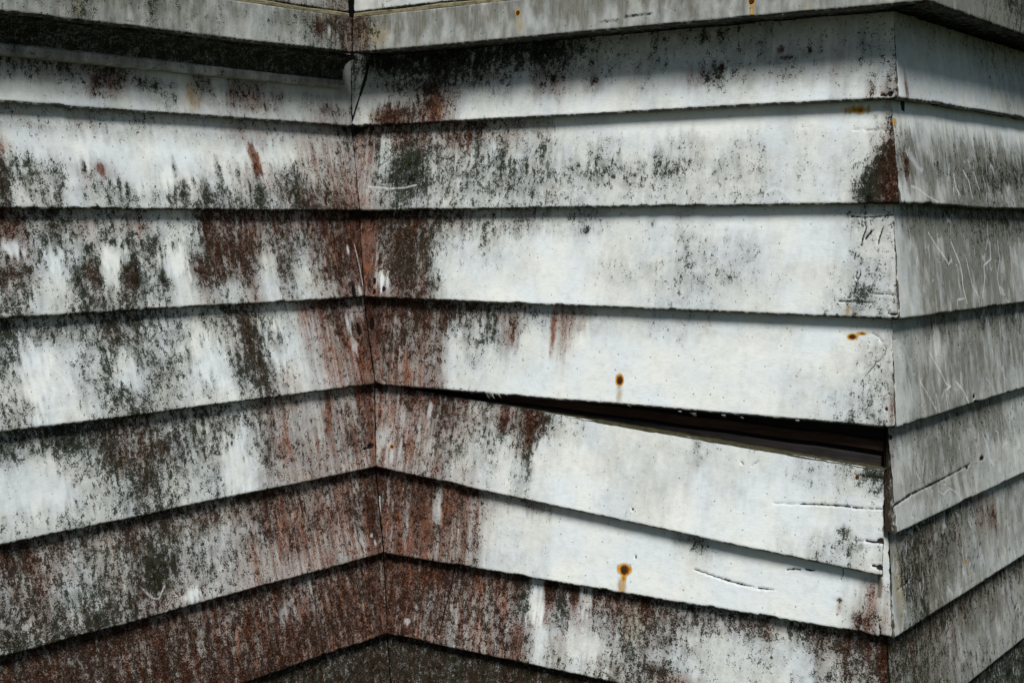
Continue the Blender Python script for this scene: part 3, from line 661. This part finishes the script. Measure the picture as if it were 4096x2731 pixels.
def board(bid, wall, P00, P10, P01, P11, th, vis=(0, 1), backL=0., backR=0., lo=-.82, hi=1.2, d=.0021, name='clapboard',
          label=None, seed=0, wav=.0011, lip=.0052, v0=0., mat=None, jag=.0006, taper=.5, parent=None, edgew=1.):
    """solid board; P?? = (x, y, z) in wall space: top-left, top-right, bottom-left, bottom-right of its front face"""
    P00, P10, P01, P11 = map(lambda p: np.array(p, float), (P00, P10, P01, P11))
    xb = span(P01[0], P11[0], lo, hi, d, .02); u = (xb-P01[0])/(P11[0]-P01[0]); nx = len(u)
    hgt = abs(P00[2]-P01[2]); nz = max(6, int(hgt/d))
    v = np.linspace(0, 1, nz+1)**1.0
    v = v[v < 1-(lip+.0006)/hgt]; arc = np.array([0, .30, .56, .78, .93, 1.])
    v = np.concatenate([v, 1-lip/hgt*(1-np.sin(arc*math.pi/2))]); nz = len(v)
    U, Vv = np.meshgrid(u, v)
    P = ((P00[None, None]*(1-U[..., None])+P10*U[..., None])*(1-Vv[..., None])+(P01*(1-U[..., None])+P11*U[..., None])*Vv[..., None])
    s = P[..., 0].copy(); z = P[..., 2].copy()
    # the face is cupped and uneven, the lower arris worn and not quite straight
    P[..., 1] += wav*fbm(s*5+seed, z*9, seed+11, 2)+.00012*fbm(s*40, z*140, seed+12, 2)
    e0 = jag*fbm(s*45, z*0+seed, seed+13, 3)+.0012*fbm(s*5, z*0+seed, seed+14, 2)-.0030*sstep(.55, .8, vnoise(s*55, z*0+seed, seed+16))*sstep(.5, .7, vnoise(s*9, z*0+3, seed+18))*-1*.6
    wE = sstep(.90, 1., Vv); P[..., 2] += e0*wE
    d_l = (P[..., 0]-P[:, :1, 0]); d_r = P[:, -1:, 0]-P[..., 0]
    jl = .0013*fbm(z*160, s*0, seed+15, 3)
    P[..., 0] += jl*np.exp(-d_l/.004)-jl*np.exp(-d_r/.004)
    P[-6:, :, 1] += (lip*(1-np.cos(arc*math.pi/2)))[:, None]   # rounded lower arris
    vv = v0+(1-v0)*(Vv-vis[0])/(vis[1]-vis[0])
    for ft in FEATS:                                    # draw the mesh lines onto each crack
        if ft[1] != bid or ft[0] != 'l' or ft[2] != 'h': continue
        for (x0, z0), (x1, z1) in zip(ft[3][:-1], ft[3][1:]):
            if abs(x1-x0) >= abs(z1-z0):
                for j in np.nonzero((s[0] >= min(x0, x1)) & (s[0] <= max(x0, x1)))[0]:
                    zl = z0+(z1-z0)*(s[0, j]-x0)/(x1-x0)+.0006*math.sin(j*.9)+.0004*math.sin(j*2.3); r_ = int(np.argmin(np.abs(z[:, j]-zl)))
                    if 0 < r_ < nz-2: z[r_, j] = zl; P[r_, j, 2] = zl
            else:
                for i_ in np.nonzero((z[:, nx//2] >= min(z0, z1)) & (z[:, nx//2] <= max(z0, z1)))[0]:
                    xl = x0+(x1-x0)*(z[i_, nx//2]-z0)/(z1-z0)+.0004*math.sin(i_*1.3); c_ = int(np.argmin(np.abs(s[i_]-xl)))
                    if 0 < c_ < nx-1: s[i_, c_] = xl; P[i_, c_, 0] = xl
    M = masks(bid, s.ravel(), z.ravel()+0*z.ravel(), np.clip(vv.ravel(), 0, 1), wall, seed)
    H = M['h'].reshape(s.shape)
    P[..., 1] += .0020*sstep(.35, .9, H)
    n = nx*nz
    # back skin
    tb = th*taper
    Bk = P.copy(); Bk[..., 1] += (tb+(th-tb)*Vv); Bk = Bk[[0, -1]]
    Bk[:, :, 0] += (backL*np.exp(-((U[[0, -1]]*(P11[0]-P01[0]))/.003))+backR*np.exp(-(((1-U[[0, -1]])*(P11[0]-P01[0]))/.003)))*th
    Bk[1, :, 2] += .001
    V = np.concatenate([P.reshape(-1, 3), Bk.reshape(-1, 3)])
    idx = np.arange(n).reshape(nz, nx); bi = n+np.arange(2*nx).reshape(2, nx)
    Q = [np.stack([idx[1:, :-1], idx[1:, 1:], idx[:-1, 1:], idx[:-1, :-1]], -1).reshape(-1, 4)]
    Q.append(np.stack([bi[1, :-1], bi[1, 1:], idx[-1, 1:], idx[-1, :-1]], -1))    # bottom edge
    Q.append(np.stack([idx[0, :-1], idx[0, 1:], bi[0, 1:], bi[0, :-1]], -1))      # top edge
    Q.append(np.stack([bi[0, :-1], bi[0, 1:], bi[1, 1:], bi[1, :-1]], -1))        # back
    # ends: fans stepped as quads between the end column and the two back corners
    mid = nz//2
    for side in (0, -1):
        col = idx[:, side]; b0, b1 = bi[0, side], bi[1, side]
        for k in range(nz-1):
            bb = b0 if k < mid else b1
            if k == mid: Q.append([[col[k], b0, b1, col[k+1]]])
            elif k+2 < nz and (k % 2 == (0 if k < mid else (mid+1) % 2)) and not (k < mid <= k+1) and not (k < mid < k+2):
                Q.append([[col[k], bb, col[k+2], col[k+1]]])
            elif (k < mid and k % 2 == 0) : Q.append([[col[k], bb, col[k+1], col[k+1]]])
    Q = np.concatenate([np.asarray(x).reshape(-1, 4) for x in Q])
    Q = Q[(Q[:, 2] != Q[:, 3])]
    o0 = np.array([P01[0], P01[1], P01[2]+EYE])
    V[:, 2] += EYE; V -= o0
    me = quadmesh(name, V, Q)
    nv = len(me.vertices)
    st = np.zeros((nv, 4), np.float32); wr = np.zeros((nv, 4), np.float32)
    st[:n, 0] = M['m']; st[:n, 1] = M['r']; st[:n, 2] = M['o']; st[:n, 3] = M['f']
    ed = np.maximum(np.exp(-d_l/.0022), np.exp(-d_r/.0022))*.62+sstep(1-.0060/hgt, 1-.0022/hgt, Vv)*.66  # dark lower arris: worn, dirty edge plus lap shade put into the colour
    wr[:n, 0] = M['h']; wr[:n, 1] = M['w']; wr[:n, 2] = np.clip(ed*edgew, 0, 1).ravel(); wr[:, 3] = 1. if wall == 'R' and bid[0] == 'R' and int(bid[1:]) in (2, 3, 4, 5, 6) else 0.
    # lower edge and ends set dark over their thickness
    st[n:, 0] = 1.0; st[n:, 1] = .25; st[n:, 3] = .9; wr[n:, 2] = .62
    for nm, dat in (('stain', st), ('wear_shade', wr)):
        at = me.attributes.new(nm, 'FLOAT_COLOR', 'POINT'); at.data.foreach_set('color', dat.ravel())
    ob = link(name, me, parent or WALL[wall], o0, mat or PAINT)
    if label: ob['label'] = label
    return ob

def boxmesh(name, x0, x1, y0, y1, z0, z1, bev=.0, nseg=1):
    V = []; Qs = []
    xs = np.linspace(x0, x1, nseg+1)
    prof = [(y0+bev, z0), (y0, z0+bev), (y0, z1-bev), (y0+bev, z1), (y1, z1), (y1, z0)] if bev else [(y0, z0), (y0, z1), (y1, z1), (y1, z0)]
    k = len(prof)
    for x in xs: V += [(x, y, z) for y, z in prof]
    for i in range(nseg):
        for j in range(k):
            a = i*k+j; b_ = i*k+(j+1) % k; Qs.append((a, b_, b_+k, a+k))
    Qs.append(tuple(range(k))); Qs.append(tuple(range(nseg*k+k-1, nseg*k-1, -1)))
    return mesh(name, V, Qs)
def box(name, wall, x0, x1, y0, y1, z0, z1, mat, bev=0., label=None, skew=None, parent=None):
    me = boxmesh(name, 0, x1-x0, y0, y1, 0, z1-z0, bev, max(1, int((x1-x0)/.05)))
    if skew:
        for vtx in me.vertices:
            t_ = vtx.co.x/(x1-x0); vtx.co.z += skew*t_+.0009*math.sin(vtx.co.x*37+x0*9); vtx.co.y += .0008*math.sin(vtx.co.x*23)
    o = link(name, me, parent or WALL[wall], (x0, 0, z0+EYE), mat)
    if label: o['label'] = label
    return o

# ---- clapboards
gapj = {'M': {5: .0025, 6: .0022, 7: .0022}}
OBJ = {}
for bid, (P00, P10, P01, P11) in BOARDS.items():
    w, i = bid[0], int(bid[1:])
    P00, P10, P01, P11 = [np.array(p) for p in (P00, P10, P01, P11)]
    th = .0175; seed = {'L': 100, 'M': 200, 'R': 300}[w]+i*7
    kw = {}
    if w == 'M':
        kw.update(backR=-1.); P10[0] -= .0017; P11[0] -= .0017; P00[0] += .0008; P01[0] += .0008
        if i in (5, 6, 7): P10[0] -= .002; P11[0] -= .002
    if w == 'R': kw.update(backL=1.); P00[0] += .0017; P01[0] += .0017
    if w == 'L': P10[0] -= .0008; P11[0] -= .0008
    lo = -.83; hi = 1.1 if w == 'M' else .70
    fine = i <= 8
    lab = None
    if bid == 'M5': lab = 'loose clapboard sagging at its right end under a dark gap'
    if i == 1: vis = (.08, 1)
    else: vis = (0.02, 1)
    if i > 8: kw['d'] = .008
    if i == 1: vis = (.50 if w == 'L' else .15, 1)
    # tuck the top a little under the board above
    up = .010
    if bid != 'M5':
        dz = (P00-P01)/abs(P00[2]-P01[2]); P00 = P00+dz*up; dz = (P10-P11)/abs(P10[2]-P11[2]); P10 = P10+dz*up
        vis = (vis[0]+up/.167, 1)
    OBJ[bid] = board(bid, w, P00, P10, P01, P11, th, vis=vis, lo=lo, hi=hi, label=lab, seed=seed,
                     taper=.5 if bid != 'M5' else .85, **kw)
# ---- trim band (fascia), its cap and the clapboards above it
LX = BOARDS['L1'][2][0]; RX = BOARDS['R1'][3][0]
for w in 'LMR':
    A, B = [np.array(p) for p in FASCIA[w]]; hh = np.array([0, 0, FASCIA_H]); y0 = (A[1]+B[1])/2
    depth = {'L': .062, 'M': .060, 'R': .066}[w]
    segs = [(0., 1.)] if w != 'R' else [(0., (.2106-A[0])/(B[0]-A[0])), ((.2106-A[0])/(B[0]-A[0]), 1.)]
    for q, (t0, t1) in enumerate(segs):
        a_ = A+(B-A)*t0; b_ = A+(B-A)*t1
        if q: a_ = a_+(B-A)/np.linalg.norm(B-A)*.0018; a_[1] += .0015
        kw = dict(backL=1. if (w == 'R' and q == 0) else 0., backR=-1. if w == 'M' else 0.)
        if w == 'M': b_ = b_-[.001, 0, 0]; a_ = a_+[.001, 0, 0]
        board('F'+w, w, a_+hh, b_+hh, a_, b_, depth, lo=-.83, hi=1.2 if w == 'M' else .7, name='trim_board', seed=400+ord(w)+q, taper=1., wav=.0008, **kw)
    # drip cap recess and upper siding
    ex = {'L': (LX, B[0]+.004), 'M': (A[0]-.004, B[0]-.008), 'R': (A[0]+.008, B[0])}[w]
    box('drip_cap', w, ex[0], ex[1], y0+.010, y0+.075, A[2]+FASCIA_H+.0006, A[2]+FASCIA_H+.0095, CAPM, .002, skew=(B[2]-A[2]))
    zb = A[2]+FASCIA_H+.0102; zb2 = B[2]+FASCIA_H+.0102
    for k in range(3):
        xa, xc = {'L': (LX, B[0]+.006), 'M': (A[0]-.006, B[0]-.012), 'R': (A[0]+.012, B[0])}[w]
        yf = y0+.012
        a_ = np.array([xa, yf, zb+.157*k]); b_ = np.array([xc, yf, zb2+.157*k])
        kk = dict(backR=-1.) if w == 'M' else (dict(backL=1.) if w == 'R' else {})
        bb = .0195*(.9 if w != 'L' else 0)
        board('U'+w, w, a_+[{'R': bb, 'M': -.0195, 'L': 0}[w], .0195, .162], b_+[{'M': -bb, 'L': .0195, 'R': 0}[w], .0195, .162], a_, b_, .0135, lo=-.83 if k == 0 else 9, hi=1.2 if k == 0 else -9,
              seed=500+k*9+ord(w), **kk)
GR = None
# ---- cove moulding with bead on the left wall
def moulding():
    x0, x1 = LX, -.030; zt0, zt1 = .2985, .3055
    prof = [(.036, .242), (.012, .2425), (.0075, .2445), (.0065, .250), (.0075, .2565), (.0100, .2585), (.0120, .2588), (.0125, .261), (.0123, .268)]
    for k in range(1, 9):
        a_ = k/8*math.pi/2; prof.append((.0123-.030*(1-math.cos(a_)), .268+.026*math.sin(a_)))
    prof += [(-.0180, .301), (.036, .301)]
    xs = np.linspace(x0, x1, 90); V = []; Qs = []; k = len(prof)
    for i, x in enumerate(xs):
        t_ = (x-x0)/(x1-x0); lift = .001+.0045*t_
        V += [(x, y+.0006*math.sin(x*31), z+EYE-.001+lift) for y, z in prof]
    for i in range(len(xs)-1):
        for j in range(k):
            a_ = i*k+j; b_ = i*k+(j+1) % k; Qs.append((a_+k, b_+k, b_, a_))
    Qs.append(tuple(range(k))); Qs.append(tuple(range(len(V)-1, len(V)-k-1, -1)))
    V = np.array(V); o0 = np.array([x0, 0, .24+EYE]); me = mesh('cove_moulding', V-o0, Qs, False)
    nv = len(V); st = np.zeros((nv, 4), np.float32); wr = np.zeros((nv, 4), np.float32)
    nn = fbm(V[:, 0]*30, V[:, 2]*60, 77)
    cove = (V[:, 2]-EYE) > .262
    st[:, 0] = np.where(cove, .85, .35)+.08*nn; st[:, 3] = np.where(cove, 1., .7); st[:, 1] = .12+.1*nn; wr[:, 3] = 0
    st = np.clip(st, 0, 1)
    for nm, dat in (('stain', st), ('wear_shade', wr)):
        at = me.attributes.new(nm, 'FLOAT_COLOR', 'POINT'); at.data.foreach_set('color', dat.ravel())
    link('cove_moulding', me, WALL['L'], o0, PAINT)
moulding()
# ---- what stands behind the boards
for w, x0, x1, yb in (('L', LX, -.0, .075), ('M', -.02, 1.027, .055), ('R', .070, RX, .050)):
    box('backing_panel', w, x0, x1, yb, yb+.012, -1.26, .85, FELT)
V = []; Qs = []
zz = [.85, .30]+[BOARDS['M%d' % i][2][2] for i in range(1, 11)]
xx = [BOARDS['M1'][2][0]]*2+[BOARDS['M%d' % i][2][0] for i in range(1, 11)]
for i, (z_, x_) in enumerate(zip(zz, xx)):
    V += [(x_-.075, .030, z_), (x_-.030, .017, z_), (x_+.05, .021, z_), (x_+.05, .05, z_), (x_-.075, .07, z_)]
    if i:
        for j in range(5): a_ = (i-1)*5+j; b_ = (i-1)*5+(j+1) % 5; Qs.append((a_, a_+5, b_+5, b_))
link('corner_post', mesh('corner_post', V, Qs), WALL['M'], (0, 0, EYE), FELT)
# timbers seen in the gap above the loose board
for k, (y0, z0, z1, sk, m_) in enumerate([(.046, -.285, -.262, -.004, RAW), (.040, -.302, -.288, -.020, RAW), (.034, -.321, -.305, -.026, GREY), (.027, -.3365, -.324, -.026, RAW), (.020, -.357, -.340, -.026, GREY)]):
    box('batten', 'M', .27, 1.018-.002*k, y0, y0+.009, z0-.012, z1-.010, m_, .0015, skew=sk-.006)
# moss along the bare top edge of the loose board
def moss_strip():
    P00, P10 = np.array(BOARDS['M5'][0]), np.array(BOARDS['M5'][1]); V = []; Qs = []
    n_ = 200
    for i in range(n_+1):
        t_ = .27+.727*i/n_; p = P00+(P10-P00)*t_
        j1 = .0012*fbm(np.array([t_*90.]), np.array([0.]), 8)[0]; j2 = .0014*fbm(np.array([t_*70.]), np.array([3.]), 9)[0]
        V += [(p[0], p[1]-.0006, p[2]-.0022+j1), (p[0], p[1]+.001, p[2]+.0012+j2*.6), (p[0], p[1]+.0125, p[2]+.0018+j2)]
        if i: a_ = (i-1)*3; Qs += [(a_, a_+3, a_+4, a_+1), (a_+1, a_+4, a_+5, a_+2)]
    V = np.array(V); o0 = np.array([P00[0], P00[1], P00[2]+EYE]); V[:, 2] += EYE
    o = link('moss_growth', mesh('moss_growth', V-o0, Qs, True), WALL['M'], o0, MOSS); o['kind'] = 'stuff'
moss_strip()
# torn paint and web under the lower edge above the gap
for x, z_, sx, sz in [(.2410, -.3050, .010, .006), (.2559, -.3055, .006, .008), (.2756, -.3060, .012, .005), (.2960, -.3075, .005, .012), (.3020, -.3090, .010, .007), (.3096, -.3095, .003, .010), (.3220, -.3080, .004, .009),
                      (.5893, -.3105, .007, .004), (.6882, -.3140, .006, .003), (.7121, -.3155, .009, .005), (.7669, -.3140, .006, .004), (.7975, -.3150, .005, .003), (.8936, -.3120, .007, .004)]:
    z_ += .014 if x > .5 else .012
    V = []; Qs = []
    nn_ = 5
    for i in range(nn_+1):
        t_ = i/nn_
        wdt = sx*(1-.75*t_)*(1+.35*math.sin(7*t_+x*90)); cx_ = sx*.4*t_*math.sin(x*300)
        V += [(cx_-wdt/2, -.0035+.006*t_*t_, -sz*t_), (cx_+wdt/2, -.0025+.009*t_*t_, -sz*t_*1.1)]
        if i: a_ = i*2-2; Qs.append((a_, a_+1, a_+3, a_+2))
    o = link('paint_flake', mesh('paint_flake', V, Qs, True), WALL['M'], (x, .004, z_+EYE), FLAKE)
    sm = o.modifiers.new('thickness', 'SOLIDIFY'); sm.thickness = .0004
# ---- nail heads, children of the board each one holds
def nail_mesh(r):
    V = []; Qs = []; k = 14
    for j, (rr, yy) in enumerate([(r*.45, .006), (r*.98, .0004), (r, -.0003), (r*.8, -.0009), (r*.3, -.0006)]):
        for i in range(k):
            a_ = i/k*2*math.pi; q_ = 1+.10*math.sin(3*a_+1)+.06*math.sin(7*a_)
            V.append((rr*q_*math.cos(a_), yy, rr*q_*math.sin(a_)))
        if j:
            for i in range(k):
                a0 = (j-1)*k+i; a1 = (j-1)*k+(i+1) % k; Qs.append((a0, a0+k, a1+k, a1))
    Qs.append(tuple(range(4*k, 5*k))[::-1])
    return mesh('nail', V, Qs, False)
trim = {o.parent: o for o in COL.objects if o.name.startswith('trim_board')}
for bid, s_, z_, r_ in NAILS:
    par = OBJ.get(bid) or trim[WALL[bid[1]]]
    me = par.data; P = np.zeros(len(me.vertices)*3, np.float32); me.vertices.foreach_get('co', P); P = P.reshape(-1, 3)
    lx, lz = s_-par.location.x, z_+EYE-par.location.z
    front = P[:, 1] < .02
    dd = (P[:, 0]-lx)**2+(P[:, 2]-lz)**2+(P[:, 1] > .03)*.001; k = int(np.argmin(dd))
    link('nail', nail_mesh(r_), par, (lx, float(P[k, 1])-.0002, lz), RUST)
# ---- foundation and ground
zf = BOARDS['L10'][2][2]+EYE
for w, x0, x1, yb in (('L', LX, .0, -.08), ('M', .0, 1.045, .01), ('R', .01, RX, .01)):
    me = boxmesh('foundation', 0, x1-x0, yb+.012, yb+.14, 0, zf-.012+.05, .004, 20)
    link('foundation', me, WALL[w], (x0, 0, -.05), CONC)
gn = 60; xs = np.concatenate([np.linspace(-900, -8, 12)[:-1], np.linspace(-8, 8, gn), np.linspace(8, 900, 12)[1:]])
X, Y = np.meshgrid(xs, xs); Zg = .02*fbm(X*.8, Y*.8, 3)-.03; Zg = np.where(np.hypot(X, Y) > 9, -.03, Zg)
n_ = len(xs); idx = np.arange(n_*n_).reshape(n_, n_)
gm = quadmesh('ground', np.stack([X, Y, Zg], -1).reshape(-1, 3), np.stack([idx[:-1, :-1], idx[:-1, 1:], idx[1:, 1:], idx[1:, :-1]], -1).reshape(-1, 4))
go = link('ground', gm, None, (0, 0, 0), GRASS); go['kind'] = 'structure'; go['label'] = 'dark grass ground at the foot of the walls'
